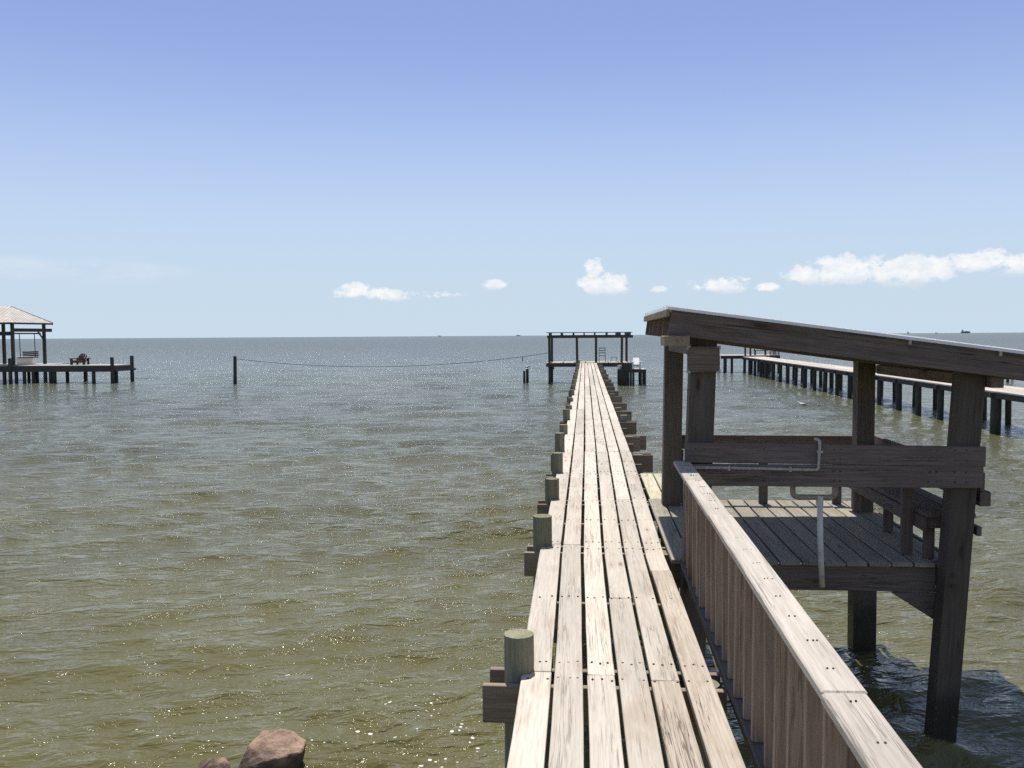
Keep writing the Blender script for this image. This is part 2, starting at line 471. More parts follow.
for y in BENTS:
    near = y < 30
    lx = -.435 if y < 7 else (-.45 if y < 15 else -.475 - .001 * y)
    r = random.uniform(.088, .1)
    up = {5.55: .235, 8.95: .30, 11.5: .27, 13.75: .31, 16.3: .34, 19.2: .2}.get(y, random.choice((.12, .2, .27, .32)))
    p = MB(); p.cyl((lx + random.uniform(-.02, .02), y + random.uniform(-.02, .02), -1.2), (lx, y, ZD + up), r * 1.05, r * .97, n=30, rough=.035, rings=6, capmi=1)
    p.build('piling', [M['pile'], M['piletop']], pier, bevel=.006 if near else 0)
    rx = XR(y) + random.uniform(.10, .13)
    if 2 < y < 12: rx = .74
    upr = -.06 if y < 20 else random.choice((-.06, .05, .12))
    p = MB(); p.cyl((rx, y, -1.2), (rx, y, ZD + upr), r * 1.1, r, n=22, rough=.025, rings=6, capmi=1)
    p.build('piling', [M['pile'], M['piletop']], pier)
    for s in (-1, 1):
        xl, xr = XL(y) - (.225 if y < 7 else .18) + random.uniform(-.02, .02), XR(y) + (.32 if y > 12 else .0) + random.uniform(0, .16)
        if y < 9: xr = .86
        z0 = ZD - .045 - random.uniform(.235, .25) - (.07 if y > 12 else 0)
        MB().box(xl, xr, y + s * .135 - .025, y + s * .135 + .025, z0, ZD - .046).build('cross_beam', M['beam'], pier, bevel=.004 if near else 0)
for y in SINGLES:
    MB().box(XL(y) - (.15 if y == 10.2 else .0), XR(y) + (.12 if y > 12 else 0), y - .025, y + .025, ZD - .26, ZD - .046).build('cross_beam', M['beam'], pier, bevel=.004)

# railing along the right edge
RC = lambda y: .817 + .0083 * y       # centre line of the cap
RZ = 2.63
Y0, Y1 = -.6, 8.24
rl = MB()
cuts = [Y0, 2.9, 5.75, 7.15, Y1]
for a, b in zip(cuts, cuts[1:]):
    rl.plank(a + .002, b - .002, lambda y: RC(y) - .075, lambda y: RC(y) + .075, RZ, .04, step=.4, jit=.0025)
y = Y0
while y < Y1:
    for q in range(random.choice((2, 3, 3))):
        xx = RC(y) - .005 + q * .019 + random.uniform(-.004, .004); yn = y + random.uniform(-.006, .006)
        rl.cyl((xx, yn, RZ - .004), (xx, yn, RZ + .0035), .0038, n=8, mi=1)
    y += .285
rail = rl.build('railing', [M['rail'], M['nail']], pier, bevel=.007)
br = MB(); br.bar((RC(Y0) + .045, Y0, ZD - .002), (RC(Y1) + .045, Y1, ZD - .002), .10, .04).build('bottom_rail', M['post'], rail, bevel=.004)
rj = MB(); rj.bar((RC(Y0) + .08, Y0, ZD - .13), (RC(Y1) + .08, Y1, ZD - .13), .04, .19).build('rim_joist', M['beam'], pier, bevel=.004)
y = Y0 + .12
while y < Y1 - .05:
    c = RC(y)
    w = random.uniform(.060, .074)
    tl = random.uniform(-.010, .010)
    MB().bar((c + .012 + w / 2 + tl, y + random.uniform(-.01, .01), ZD + .019), (c + .012 + w / 2, y, RZ - .041), w, .04, up=(0, 1, 0)).build('baluster', M['baluster'], rail, bevel=.003)
    y += .285 + random.uniform(-.012, .012)

# ----------------------------------------------------------------- shelter beside the pier
sh = thing('fishing_shelter', (2.2, 10, 0), 'dark timber open-sided shelter with a low sloping roof standing beside the pier', 'shelter')
S = lambda mb, name, m='shelter', p=sh, bv=.005, label=None: mb.build(name, M[m], p, bevel=bv, label=label)
# leaning posts: (bottom, top, size)
S(MB().bar((.93, 8.31, -1.2), (1.085, 8.31, 3.80), .235, .20, up=(0, 1, 0)), 'post', 'post')
S(MB().bar((1.03, 11.2, -1.2), (1.10, 11.2, 3.80), .225, .20, up=(0, 1, 0)), 'post', 'post')
S(MB().bar((3.21, 8.31, -1.2), (3.47, 8.31, 3.44), .215, .20, up=(0, 1, 0)), 'post', 'post')
S(MB().bar((3.365, 10.92, -1.2), (3.355, 10.92, ZD - .02), .27, .25, up=(0, 1, 0)), 'piling', 'post')
S(MB().bar((3.345, 10.93, ZD - .018), (3.345, 10.93, 3.47), .205, .20, up=(0, 1, 0)), 'post', 'post')
# roof: sheet on rafters on two headers
RS = -.136
rz = lambda x: 4.035 + RS * (x - .71)
rf = MB()
ang = Vector((1, 0, RS)).normalized(); nrm = Vector((-RS, 0, 1)).normalized()
x0, x1 = .735, 4.35
rf.frame(Vector(((x0 + x1) / 2, 9.63, rz((x0 + x1) / 2) + .012)), ang, Vector((0, 1, 0)), nrm, (x1 - x0) / ang.x, 3.20, .022, tone=1)
for k in range(9):      # ribs of the sheet
    yy = 8.2 + k * .36
    rf.frame(Vector(((x0 + x1) / 2, yy, rz((x0 + x1) / 2) + .03)), ang, Vector((0, 1, 0)), nrm, (x1 - x0) / ang.x, .03, .018, tone=1)
roof = rf.build('roof', M['roofmetal'], sh)
for yy in (8.08, 8.75, 9.4, 10.05, 10.65, 11.18):
    xa = .757
    xb = 4.3
    o = Vector((0, yy, 0))
    MB().frame(Vector(((xa + xb) / 2, yy, rz((xa + xb) / 2) - .115)), ang, Vector((0, 1, 0)), nrm, (xb - xa) / ang.x, .042, .225).build('rafter', M['shelter'], roof, bevel=.004)
MB().poly([(x0, 8.028, rz(x0) - .004), (x0, 8.032, rz(x0) - .002), (x0, 8.056, rz(x0) + .026), (x0, 8.052, rz(x0) + .028)][::-1], ((x1 - x0), 0, RS * (x1 - x0)), tone=1).build('flashing', M['roofmetal'], roof)
MB().bar((.739, 8.06, rz(.74) - .035), (.739, 11.2, rz(.74) - .035), .03, .062).build('fascia', M['beam'], roof, bevel=.003)
for sx in (3.62, 2.85):       # clips under the sheet's edge
    dk = MB().box(sx - .012, sx + .012, 8.038, 8.058, rz(sx) - .045, rz(sx) + .002, tone=1)
    dk.build('clip', M['conduit'], roof)
S(MB().box(.70, .925, 7.98, 8.40, 3.70, 3.79), 'corbel', 'beam')
S(MB().box(1.02, 1.14, 8.44, 11.08, 3.60, 3.755), 'header')
S(MB().box(3.58, 3.69, 8.12, 11.3, 3.31, 3.41), 'header', 'shelter')
S(MB().box(3.45, 3.55, 8.44, 10.80, 3.32, 3.425), 'header', 'shelter')
# deck
dk = MB()
x = .812
while x < 3.44:
    w = .205
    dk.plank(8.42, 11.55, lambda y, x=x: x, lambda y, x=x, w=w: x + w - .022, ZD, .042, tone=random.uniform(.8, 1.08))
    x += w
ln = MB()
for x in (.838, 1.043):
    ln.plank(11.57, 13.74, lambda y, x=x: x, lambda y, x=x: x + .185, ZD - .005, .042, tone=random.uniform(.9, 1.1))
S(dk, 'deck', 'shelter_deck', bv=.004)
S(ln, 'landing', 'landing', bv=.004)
S(MB().box(.84, 3.27, 8.455, 8.50, ZD - .285, ZD - .046), 'rim_beam')
S(MB().box(3.25, 3.56, 8.46, 8.51, ZD - .22, ZD + .015), 'rim_beam')
S(MB().box(.84, 3.56, 11.45, 11.50, ZD - .27, ZD - .046), 'rim_beam')
for yy in (9.4, 10.4): S(MB().box(.84, 3.5, yy - .025, yy + .025, ZD - .25, ZD - .046), 'joist')
S(MB().box(3.50, 3.545, 8.52, 11.44, ZD - .26, ZD - .02), 'rim_beam')
for yy in (12.3, 13.6): S(MB().box(.84, 1.28, yy - .025, yy + .025, ZD - .24, ZD - .05), 'joist')
S(MB().poly([(2.86, 8.47, ZD - .287), (3.27, 8.47, 1.10), (3.27, 8.47, ZD - .287)], (0, -.05, 0)), 'brace')
# near backrest rail and the other rails
nb = MB(); nb.bar((.905, 8.175, 2.715), (3.565, 8.175, 2.69), .042, .18)
nb.bar((.905, 8.18, 2.508), (3.55, 8.18, 2.505), .042, .20)
for xx in (1.0, 1.08, 1.62, 2.24, 2.3, 3.08, 3.14, 3.3, 3.4):
    for z in (2.66, 2.75, 2.46, 2.55): nb.cyl((xx + random.uniform(-.01, .01), 8.16, z), (xx, 8.1525, z + random.uniform(-.008, .008)), .0065, n=8, mi=1)
nb.build('backrest', [M['shelter'], M['nail']], sh, bevel=.004)
for xx, z in ((3.325, 1.50), (3.33, 1.60)):
    MB().cyl((xx, 8.24, z), (xx, 8.186, z), .012, n=8).cyl((xx, 8.21, z), (xx, 8.197, z), .02, n=12).build('bolt', M['nail'], sh)
S(MB().box(3.50, 3.57, 8.2, 8.24, 2.43, 2.58), 'cleat')
S(MB().bar((1.15, 11.37, 2.43), (3.50, 11.37, 2.425), .042, .18), 'far_rail')
S(MB().box(3.56, 3.60, 8.24, 11.4, 2.37, 2.535), 'side_rail')
S(MB().box(3.56, 3.655, 8.24, 10.6, 2.225, 2.36), 'side_rail')
for xx, yy, zt in ((2.24, 11.32, 2.34), (3.15, 11.32, 2.34), (3.10, 8.75, 2.6), (1.18, 11.30, 2.34)):
    S(MB().box(xx - .055, xx + .055, yy - .022, yy + .022, ZD, zt), 'rail_post', 'shelter')
be = MB()
for k, xx in enumerate((3.17, 3.325, 3.48)):
    ya = 8.46
    be.plank(ya, 11.05, lambda y, x=xx: x, lambda y, x=xx: x + .145, 2.115, .04, tone=random.uniform(.85, 1.05))
bench = S(be, 'bench')
S(MB().box(3.152, 3.192, 8.48, 11.0, 1.94, 2.07), 'apron', p=bench)
S(MB().box(3.555, 3.60, 8.28, 10.9, 1.945, 2.03), 'apron', p=bench)
S(MB().box(3.2, 3.6, 8.52, 8.56, 1.96, 2.072), 'crosspiece', p=bench)
for yy in (8.62, 9.75, 10.85):
    S(MB().box(3.21, 3.31, yy - .022, yy + .022, ZD, 2.07), 'leg', p=bench)

# plaque, pipes
pq = thing('wooden_plaque', (1.07, 8.19, 3.45), 'small square wooden board with metal corners fixed high on the shelter post', 'plaque')
bd = MB().box(.925, 1.215, 8.155, 8.195, 3.455, 3.69).build('board', M['shelter'], pq, bevel=.004)
for cx_, cz_, sx, sz in ((.925, 3.455, 1, 1), (1.215, 3.455, -1, 1), (.925, 3.69, 1, -1), (1.215, 3.69, -1, -1)):
    c = MB(); c.box(min(cx_ - sx * .008, cx_ + sx * .028), max(cx_ - sx * .008, cx_ + sx * .028), 8.148, 8.1535, min(cz_ - sz * .008, cz_ + sz * .010), max(cz_ - sz * .008, cz_ + sz * .010))
    c.box(min(cx_ - sx * .008, cx_ + sx * .008), max(cx_ - sx * .008, cx_ + sx * .008), 8.1475, 8.152, min(cz_ + sz * .0105, cz_ + sz * .03), max(cz_ + sz * .0105, cz_ + sz * .03))
    c.build('corner_bracket', M['grey_metal'], pq)
def arc_pts(pts, r=.05, n=6):
    out = [Vector(pts[0])]
    for a, b, c in zip(pts, pts[1:], pts[2:]):
        a, b, c = Vector(a), Vector(b), Vector(c)
        u, w = (a - b).normalized(), (c - b).normalized()
        for i in range(n + 1):
            t = i / n
            out.append((b + u * r) * (1 - t) ** 2 + b * 2 * t * (1 - t) + (b + w * r) * t ** 2)
    out.append(Vector(pts[-1])); return out
cd = thing('conduit_pipe', (1.5, 8.13, 2.55), 'thin grey pipe running along the shelter backrest and bending up over its top', 'pipe')
MB().tube(arc_pts([(.93, 8.137, 2.585), (2.10, 8.137, 2.565), (2.11, 8.137, 2.835), (2.08, 8.19, 2.845)], .03), .0135).build('pipe', M['conduit'], cd)
cl = MB()
for p_ in ((1.3, 2.578), (1.85, 2.57)): cl.box(p_[0] - .012, p_[0] + .012, 8.12, 8.1525, p_[1] - .022, p_[1] + .022)
cl.box(2.085, 2.135, 8.12, 8.1525, 2.72, 2.745); cl.build('clamp', M['conduit'], cd)
dp = thing('drain_pipe', (2.08, 8.24, 1.5), 'tan U-shaped pipe under the shelter backrest with a white pipe dropping towards the water', 'pipe')
MB().tube(arc_pts([(1.90, 8.25, 2.50), (1.90, 8.25, 2.295), (2.285, 8.25, 2.295), (2.285, 8.25, 2.50)], .06), .026, 12).build('bend', M['tanpipe'], dp)
MB().tube([(2.145, 8.25, 2.30), (2.155, 8.25, 1.9), (2.175, 8.25, 1.46)], .026, 12).cyl((2.144, 8.25, 2.22), (2.143, 8.25, 2.31), .034, n=14).build('downpipe', M['pvc'], dp)

# ----------------------------------------------------------------- rocks
def rock(name, pts, loc, label, seed):
    bm = bmesh.new()
    for p in pts: bm.verts.new(p)
    bmesh.ops.convex_hull(bm, input=bm.verts)
    for v in [v for v in bm.verts if not v.link_faces]: bm.verts.remove(v)
    bmesh.ops.bevel(bm, geom=bm.edges[:], offset=.010, segments=1, affect='EDGES')
    bmesh.ops.triangulate(bm, faces=bm.faces[:])
    for _ in range(3): bmesh.ops.subdivide_edges(bm, edges=[e for e in bm.edges if e.calc_length() > .03], cuts=1, use_grid_fill=True)
    bmesh.ops.triangulate(bm, faces=bm.faces[:])
    bm.normal_update()
    for v in bm.verts:
        q = v.co * 3.2 + Vector((seed, 0, 0))
        v.co += v.normal * (.022 * noise.fractal(q, .9, 2.1, 6) + .010 * noise.noise(q * 7))
    me = bpy.data.meshes.new(name); bm.to_mesh(me); bm.free()
    me.materials.append(M['rock'])
    o = bpy.data.objects.new(name, me); COL.objects.link(o); o.location = loc
    return tag(o, label, 'rock')
rock('rock', [(-.19, .0, .35), (-.16, .24, .38), (.1, .25, .375), (.29, .12, .34), (.30, -.04, .315), (.03, -.17, .295), (.19, -.10, -.3), (.18, .2, -.3), (-.32, -.25, -.2), (-.34, .2, -.2), (-.05, -.30, -.3), (-.25, -.2, .14)], (-2.78, 7.35, -.13), 'larger reddish angular rock with flat top and dark side by the water edge', 3)
rock('rock', [(-.15, .1, .19), (.05, .12, .22), (.16, .0, .16), (.15, -.25, .0), (-.2, -.2, .02), (-.2, .1, -.2), (.2, .1, -.2), (0, -.3, -.2)], (-3.16, 7.05, -.03), 'smaller tan rock barely showing at the bottom edge, beside the larger rock', 9)

# ----------------------------------------------------------------- pergola at the end of the pier
FY = 69.2
pg = thing('pergola', (.3, FY, 0), 'dark open pergola of posts and slats at the end of the long pier', 'pergola')
MB().box(-3.05, 3.65, FY - .05, FY + .05, 3.58, 3.80).build('header', M['far_post'], pg)
MB().box(-3.05, 3.65, FY + 3.45, FY + 3.55, 3.60, 3.82).build('header', M['far_post'], pg)
for xx in (-2.86, -1.93, -1.0, -.15, .70, 1.64, 2.45, 2.65, 3.2, 3.42):
    MB().box(xx - .05, xx + .05, FY - .25, FY + 3.8, 3.82, 3.985).build('rafter', M['far_post'], pg)
for yy in (FY - .2, FY + 1.2, FY + 2.4, FY + 3.7):
    MB().box(-3.12, 3.6, yy - .04, yy + .04, 3.99, 4.04).build('slat', M['far_post'], pg)
for xx in (-2.88, -.72, .78, 2.80):
    MB().bar((xx + random.uniform(-.06, .06), FY + .12, -1 if abs(xx) > 1 else .3), (xx, FY + .12, 3.6), .19, .19, up=(0, 1, 0)).build('post', M['far_post'], pg)
for xx in (-2.80, 3.30):
    MB().bar((xx, FY + 3.38, -1), (xx, FY + 3.38, 3.6), .19, .19, up=(0, 1, 0)).build('post', M['far_post'], pg)
pf = MB()
for k in range(20): pf.box(-3.1, 3.6, FY - .1 + k * .2, FY + .08 + k * .2, ZD - .06, ZD)
pf.build('platform_deck', M['far_deck'], pg)
MB().box(-3.12, 3.6, FY - .17, FY - .105, ZD - .32, ZD - .03).build('rim_beam', M['far_post'], pg)
MB().box(-3.1, -3.04, FY - .1, FY + 3.9, ZD - .32, ZD - .065).build('rim_beam', M['far_post'], pg)
for xx in (-2.9, .1, 2.9):
    for yy in (FY + .12, FY + 3.6):
        if xx < -2 and yy < FY + 1: continue
        MB().cyl((xx, yy, -1.2), (xx, yy, ZD - .07), .12, n=12).build('piling', M['far_post'], pg)
MB().box(-2.66, -2.5, FY + .0, FY + .2, ZD - .52, ZD - .33).build('bracket', M['far_post'], pg)

ch = thing('patio_chair', (1.28, FY + 1.2, ZD), 'tall grey ladder-back chair standing under the pergola at the pier end', 'chair')
for sx in (-.24, .24):
    MB().bar((1.28 + sx, FY + .95, ZD), (1.28 + sx, FY + .95, ZD + .48), .05, .05, up=(0, 1, 0)).build('leg', M['chair_metal'], ch)
    MB().bar((1.28 + sx, FY + 1.45, ZD), (1.28 + sx, FY + 1.52, ZD + 1.15), .05, .05, up=(0, 1, 0)).build('leg', M['chair_metal'], ch)
MB().box(1.28 - .27, 1.28 + .27, FY + .92, FY + 1.46, ZD + .48, ZD + .54).build('seat', M['chair_metal'], ch)
bk = MB()
for z in (.7, .88, 1.08): bk.box(1.28 - .22, 1.28 + .22, FY + 1.46, FY + 1.52, ZD + z, ZD + z + .07)
bk.build('backrest', M['chair_metal'], ch)
st = thing('low_stool', (2.2, FY + 1.2, ZD), 'small low grey stool beside the tall chair under the pergola', 'stool')
for sx in (-.2, .2):
    for sy in (-.15, .15):
        MB().bar((2.2 + sx * 1.25, FY + 1.2 + sy, ZD), (2.2 + sx, FY + 1.2 + sy, ZD + .38), .035, .035, up=(0, 1, 0)).build('leg', M['chair_metal'], st)
MB().box(1.98, 2.42, FY + 1.0, FY + 1.4, ZD + .38, ZD + .43).build('seat', M['chair_metal'], st)

# low boat landing to the right of the pergola
ld = thing('boat_landing', (3.4, 67, 0), 'low dark boat landing with boarded front, stepped down beside the pergola', 'dock')
LY = 66.6
lk = MB()
for k in range(12): lk.box(2.4, 4.45, LY + k * .2, LY + .18 + k * .2, 1.16, 1.22)
lk.build('deck', M['far_deck'], ld)
MB().box(2.38, 4.48, LY - .06, LY - .01, .98, 1.2).build('rim_beam', M['far_post'], ld)
MB().box(4.455, 4.50, LY, LY + 2.4, 1.0, 1.19).build('rim_beam', M['far_post'], ld)
fb = MB()
for k in range(6): fb.box(2.5 + k * .19, 2.5 + k * .19 + .17, LY - .12, LY - .07, -.4 + random.uniform(-.1, .1), 1.22 + (.45 if 1 <= k <= 4 else 0) + random.uniform(-.05, .05))
fb.build('front_boards', M['far_post'], ld)
sb = MB()
for k in range(3): sb.box(2.66, 3.34, LY + .1 + k * .35, LY + .42 + k * .35, 1.225, 1.34 + k * .13)
sb.build('steps', M['far_post'], ld)
for xx in (2.5, 4.12, 4.42):
    for yy in (LY + .05, LY + 2.2): MB().cyl((xx, yy, -1), (xx, yy, 1.15), .075, n=10).build('piling', M['far_post'], ld)
wc = thing('plastic_chair', (3.80, LY + .6, 1.22), 'white reclined plastic armchair on the low boat landing', 'chair')
for sx in (-.27, .27):
    MB().box(3.80 + sx - .05, 3.80 + sx + .05, LY + .22, LY + .32, 1.22, 1.76).build('leg', M['white_plastic'], wc)
    MB().box(3.80 + sx - .05, 3.80 + sx + .05, LY + .85, LY + .95, 1.22, 1.76).build('leg', M['white_plastic'], wc)
    MB().box(3.80 + sx - .08, 3.80 + sx + .08, LY + .15, LY + 1.0, 1.763, 1.80).build('armrest', M['white_plastic'], wc)
MB().bar((3.80, LY + .15, 1.56), (3.80, LY + .78, 1.42), .42, .05).build('seat', M['white_plastic'], wc)
MB().bar((3.80, LY + .72, 1.45), (3.80, LY + 1.22, 2.05), .46, .05, up=(0, 0, 1)).build('backrest', M['white_plastic'], wc)
bx = thing('white_bucket', (2.56, LY + .3, 1.22), 'small white bucket at the near corner of the low boat landing', 'bucket')
MB().cyl((2.52, LY + .3, 1.22), (2.52, LY + .3, 1.5), .13, .16, n=16).build('pail', M['white_plastic'], bx)
MB().cyl((2.52, LY + .3, 1.50), (2.52, LY + .3, 1.52), .17, .17, n=16).build('lid', M['white_plastic'], bx)

# ----------------------------------------------------------------- lone post, rope, stub pilings, gulls
lp = MB(); lp.cyl((-28.5, 69.4, -1.2), (-28.43, 69.4, 2.28), .15, .13, n=14).build('shaft', M['far_post'], thing('mooring_post', (-28.45, 69.4, 0), 'slim dark post standing alone in the water, holding one end of the rope', 'post'))
rp = MB(); pts = []
A, B = Vector((-28.3, 69.4, 2.05)), Vector((-2.98, FY + .1, 2.42))
for i in range(33):
    t = i / 32; q = A.lerp(B, t); q.z -= 4 * .84 * t * (1 - t); pts.append(q)
ro = rp.tube(pts, .022, 6).build('rope', M['rope'], None, (-28.3, 69.4, 0))
tag(ro, 'long sagging rope strung over the water from the lone post to the pergola', 'rope')
hg = MB().tube([(-4.98, FY + .1, 2.17), (-5.0, FY + .1, 1.75)], .035, 6).build('hanging_weight', M['rope'], None, (-4.98, FY + .1, 1.7))
tag(hg, 'short dark weight hanging from the rope near the pergola', 'weight')
for xx, yy, h, r, lb in ((-4.93, 70.2, .98, .10, 'shorter of the two stub pilings close together left of the pergola'), (-4.70, 70.45, 1.12, .12, 'taller stub piling left of the pergola, with a gull perched on its top')):
    t_ = thing('stub_piling', (xx, yy, 0), lb, 'piling', 'stub pilings left of the pergola')
    MB().cyl((xx, yy, -1), (xx, yy, h), r, r * .95, n=14).build('shaft', M['far_post'], t_)

def gull(loc, ang, label, standing=True):
    rt = thing('gull', loc, label, 'gull')
    ca, sa = math.cos(ang), math.sin(ang)
    zb = .10 if standing else .0
    P = lambda x, y, z: Vector((loc[0] + ca * x - sa * y, loc[1] + sa * x + ca * y, loc[2] + zb + z))
    ring = [(-.26, .012, .012, .09), (-.18, .04, .025, .085), (-.09, .075, .065, .07), (.02, .088, .085, .065), (.10, .07, .075, .085), (.145, .042, .045, .13), (.17, .042, .042, .175), (.20, .038, .038, .185), (.225, .02, .02, .18)]
    mb = MB(); n = 12; b = 0
    for (x, ry, rz_, z) in ring:
        for k in range(n):
            a = 2 * math.pi * k / n
            mb.v.append(P(x, ry * math.cos(a), z + rz_ * math.sin(a)))
    loc0 = [Vector((0, 0, 0))] * len(mb.v)
    fs = []
    for i in range(len(ring) - 1):
        for k in range(n): fs.append((i * n + k, i * n + (k + 1) % n, (i + 1) * n + (k + 1) % n, (i + 1) * n + k))
    fs += [tuple(range(n))[::-1], tuple((len(ring) - 1) * n + k for k in range(n))]
    mb._faces(0, fs, loc0, 1., 0, True)
    mb.build('body', M['feather'], rt)
    MB().cyl(P(.225, 0, .178), P(.285, 0, .165), .012, .003, n=8).build('beak', M['beak'], rt)
    for s in (-1, 1):
        MB().poly([P(.08, s * .085, .10), P(-.05, s * .098, .13), P(-.27, s * .03, .105), P(-.2, s * .06, .06), P(-.02, s * .095, .05)][::s], (P(0, s * .008, 0) - P(0, 0, 0))).build('wing', M['wing'], rt)
        if standing: MB().tube([P(.0, s * .03, -.10), P(0, s * .03, .0)], .006, 6).build('leg', M['beak'], rt)
gull((-4.70, 70.42, 1.12), R(200), 'white gull perched on the taller stub piling left of the pergola')
gull((11.5, 48.0, -.03), R(170), 'white gull floating on the water in front of the right-hand pier', False)

# ----------------------------------------------------------------- pier on the right
npier = thing('plank_pier', (16.3, 34, 0), 'neighbouring straight pier on dark pilings seen behind the shelter roof', 'pier')
nd = MB()
y = 24.
while y < 88:
    nd.plank(y, y + 5.2 - .02, lambda v: 15.3, lambda v: 15.97, 1.6, .05, step=3)
    nd.plank(y, y + 5.2 - .02, lambda v: 15.99, lambda v: 16.66, 1.6, .05, step=3)
    nd.plank(y, y + 5.2 - .02, lambda v: 16.68, lambda v: 17.35, 1.6, .05, step=3)
    y += 5.2
nd.build('deck', M['far_deck'], npier)
MB().box(15.33, 15.38, 24, 88, 1.33, 1.545).build('stringer', M['far_post'], npier)
MB().box(17.27, 17.32, 24, 88, 1.33, 1.545).build('stringer', M['far_post'], npier)
ys = [26.5, 29.6, 31.9, 34.6, 37.2, 39.8, 42.4, 45.0, 47.9] + [50.5 + 2.65 * i for i in range(15)]
for y in ys:
    r = .19 if abs(y - 34.6) < .1 else random.uniform(.115, .15)
    for xx, yy in ((15.45, y), (17.2, y + random.uniform(-.3, .3))):
        MB().cyl((xx + random.uniform(-.05, .05), yy, -1.2), (xx, yy, 1.33), r * 1.05, r, n=12).build('piling', M['far_post'], npier)
    MB().box(15.2, 17.45, y - .06, y + .06, 1.345, 1.54).build('cross_beam', M['far_post'], npier)
th = MB()
for k in range(18): th.box(13.3, 18.9, 88 + k * .24, 88.22 + k * .24, 1.66, 1.72)
th.build('end_deck', M['far_deck'], npier)
MB().box(13.2, 18.9, 87.9, 87.97, 1.4, 1.70).build('rim_beam', M['far_post'], npier)
for xx in (13.6, 14.3, 16.2, 17.6, 18.8):
    for yy in (88.1, 92): MB().cyl((xx, yy, -1), (xx, yy, 1.65), .13, n=10).build('piling', M['far_post'], npier)
for xx in (15.62, 16.12): MB().cyl((xx, 88.3, 1.72), (xx, 88.3, 3.7), .1, n=10).build('post', M['far_post'], npier)
eb = thing('dock_bench', (17.3, 89, 1.72), 'small dark slatted bench at the far end of the right-hand pier', 'bench')
for xx in (16.75, 17.75):
    MB().box(xx - .05, xx + .05, 89, 89.5, 1.72, 2.15).build('leg', M['far_post'], eb)
    MB().box(xx - .04, xx + .04, 89.5, 89.58, 1.72, 2.75).build('back_post', M['far_post'], eb)
MB().box(16.6, 17.9, 88.95, 89.5, 2.15, 2.21).build('seat', M['far_post'], eb)
q = MB()
for z in (2.4, 2.65): q.box(16.6, 17.9, 89.44, 89.5, z, z + .1)
q.build('backrest', M['far_post'], eb)
for i, (xx, lb) in enumerate(((18.25, 'small dark slatted crate on the far end of the right-hand pier, next to the bench'), (18.75, 'small dark slatted crate at the outer corner of the right-hand pier end'))):
    t_ = thing('slatted_crate', (xx, 88.6, 1.72), lb, 'crate', 'crates on the right-hand pier')
    f_ = MB()
    for sx in (-.18, .18):
        for sy in (-.18, .18): f_.box(xx + sx - .02, xx + sx + .02, 88.6 + sy - .02, 88.6 + sy + .02, 1.72, 2.08)
    for z in (1.73, 1.84, 1.95, 2.06): f_.box(xx - .19, xx + .19, 88.40, 88.44, z, z + .035); f_.box(xx - .19, xx + .19, 88.76, 88.80, z, z + .035)
    f_.build('body', M['far_post'], t_)
    MB().box(xx - .2, xx + .2, 88.39, 88.81, 2.081, 2.11).build('lid', M['far_post'], t_)
for xx, yy, tx, lb in ((32.3, 70.6, .1, 'thin far piling in open water beyond the right-hand pier, nearer of two'), (34.9, 75.1, -.35, 'thin leaning far piling in open water beyond the right-hand pier')):
    t_ = thing('lone_piling', (xx, yy, 0), lb, 'piling', 'far pilings beyond the right-hand pier')
    MB().cyl((xx, yy, -1), (xx + tx, yy, 2.0), .11, .1, n=10).build('shaft', M['far_post'], t_)

# ----------------------------------------------------------------- pier and pavilion on the left
LF = 71.0
def PX(p, y=LF): return (-50.42 + .0905 * p) / 72 * y     # x at depth y along the sight line grid measured for this pier
lpier = thing('boardwalk', (-44, LF, 0), 'low T-shaped boardwalk on dark pilings across the water to the left', 'pier')
ldk = MB()
XE = PX(113)
for k in range(13): ldk.box(-62, XE, LF + k * .22, LF + .2 + k * .22, 1.46, 1.52)
for k in range(17): ldk.box(-62, -47.6, LF + 2.86 + k * .22, LF + 3.06 + k * .22, 1.46, 1.52)
ldk.build('deck', M['far_deck'], lpier)
MB().box(-62, XE + .02, LF - .08, LF - .01, .98, 1.475).build('rim_beam', M['far_post'], lpier)
MB().box(PX(88), XE + .3, LF - .14, LF - .085, 1.0, 1.16).build('wale', M['far_post'], lpier)
MB().box(XE + .003, XE + .06, LF, LF + 2.95, 1.0, 1.45).build('rim_beam', M['far_post'], lpier)
MB().box(XE + .065, XE + .12, LF - .2, LF + 3.5, 1.0, 1.16).build('wale', M['far_post'], lpier)
for p_, yy, r, zt in ((4, .1, .15, 1.4), (10, -.12, .15, 2.15), (16, .1, .14, 1.4), (24, .1, .14, 1.4), (28.5, 3, .13, 1.4), (33, .1, .14, 1.4), (36.5, 2, .16, 1.4), (45, .1, .15, 1.4), (50.5, .15, .16, 1.4), (54, .15, .17, 1.4), (67, 2.5, .15, 1.4), (85, 3.2, .17, 1.4), (93, .1, .15, 1.4), (111.5, -.2, .15, 2.2), (115, 2, .17, 1.4), (131, 3.1, .16, 2.25), (-8, .1, .15, 1.4), (-20, .1, .15, 1.4)):
    MB().cyl((PX(p_, LF + yy), LF + yy, -1.2), (PX(p_, LF + yy), LF + yy, zt), r * 1.05, r, n=12).build('piling', M['far_post'], lpier)
pv = thing('pavilion', (-51, 73.5, 1.5), 'open pavilion with a pale tan hip roof standing on the left boardwalk', 'pavilion')
xe, xw, ry0, ry1 = -48.35, -56.5, 70.6, 76.5
ym = (ry0 + ry1) / 2; xr_, xl_ = -50.3, -54.5
rd = MB(); zE, zR = 5.2, 6.66
c = [Vector((xe, ry0, zE)), Vector((xe, ry1, zE)), Vector((xw, ry1, zE)), Vector((xw, ry0, zE)), Vector((xr_, ym, zR)), Vector((xl_, ym, zR))]
dn = Vector((0, 0, -.07))
rd.v = [p for p in c] + [p + dn for p in c]
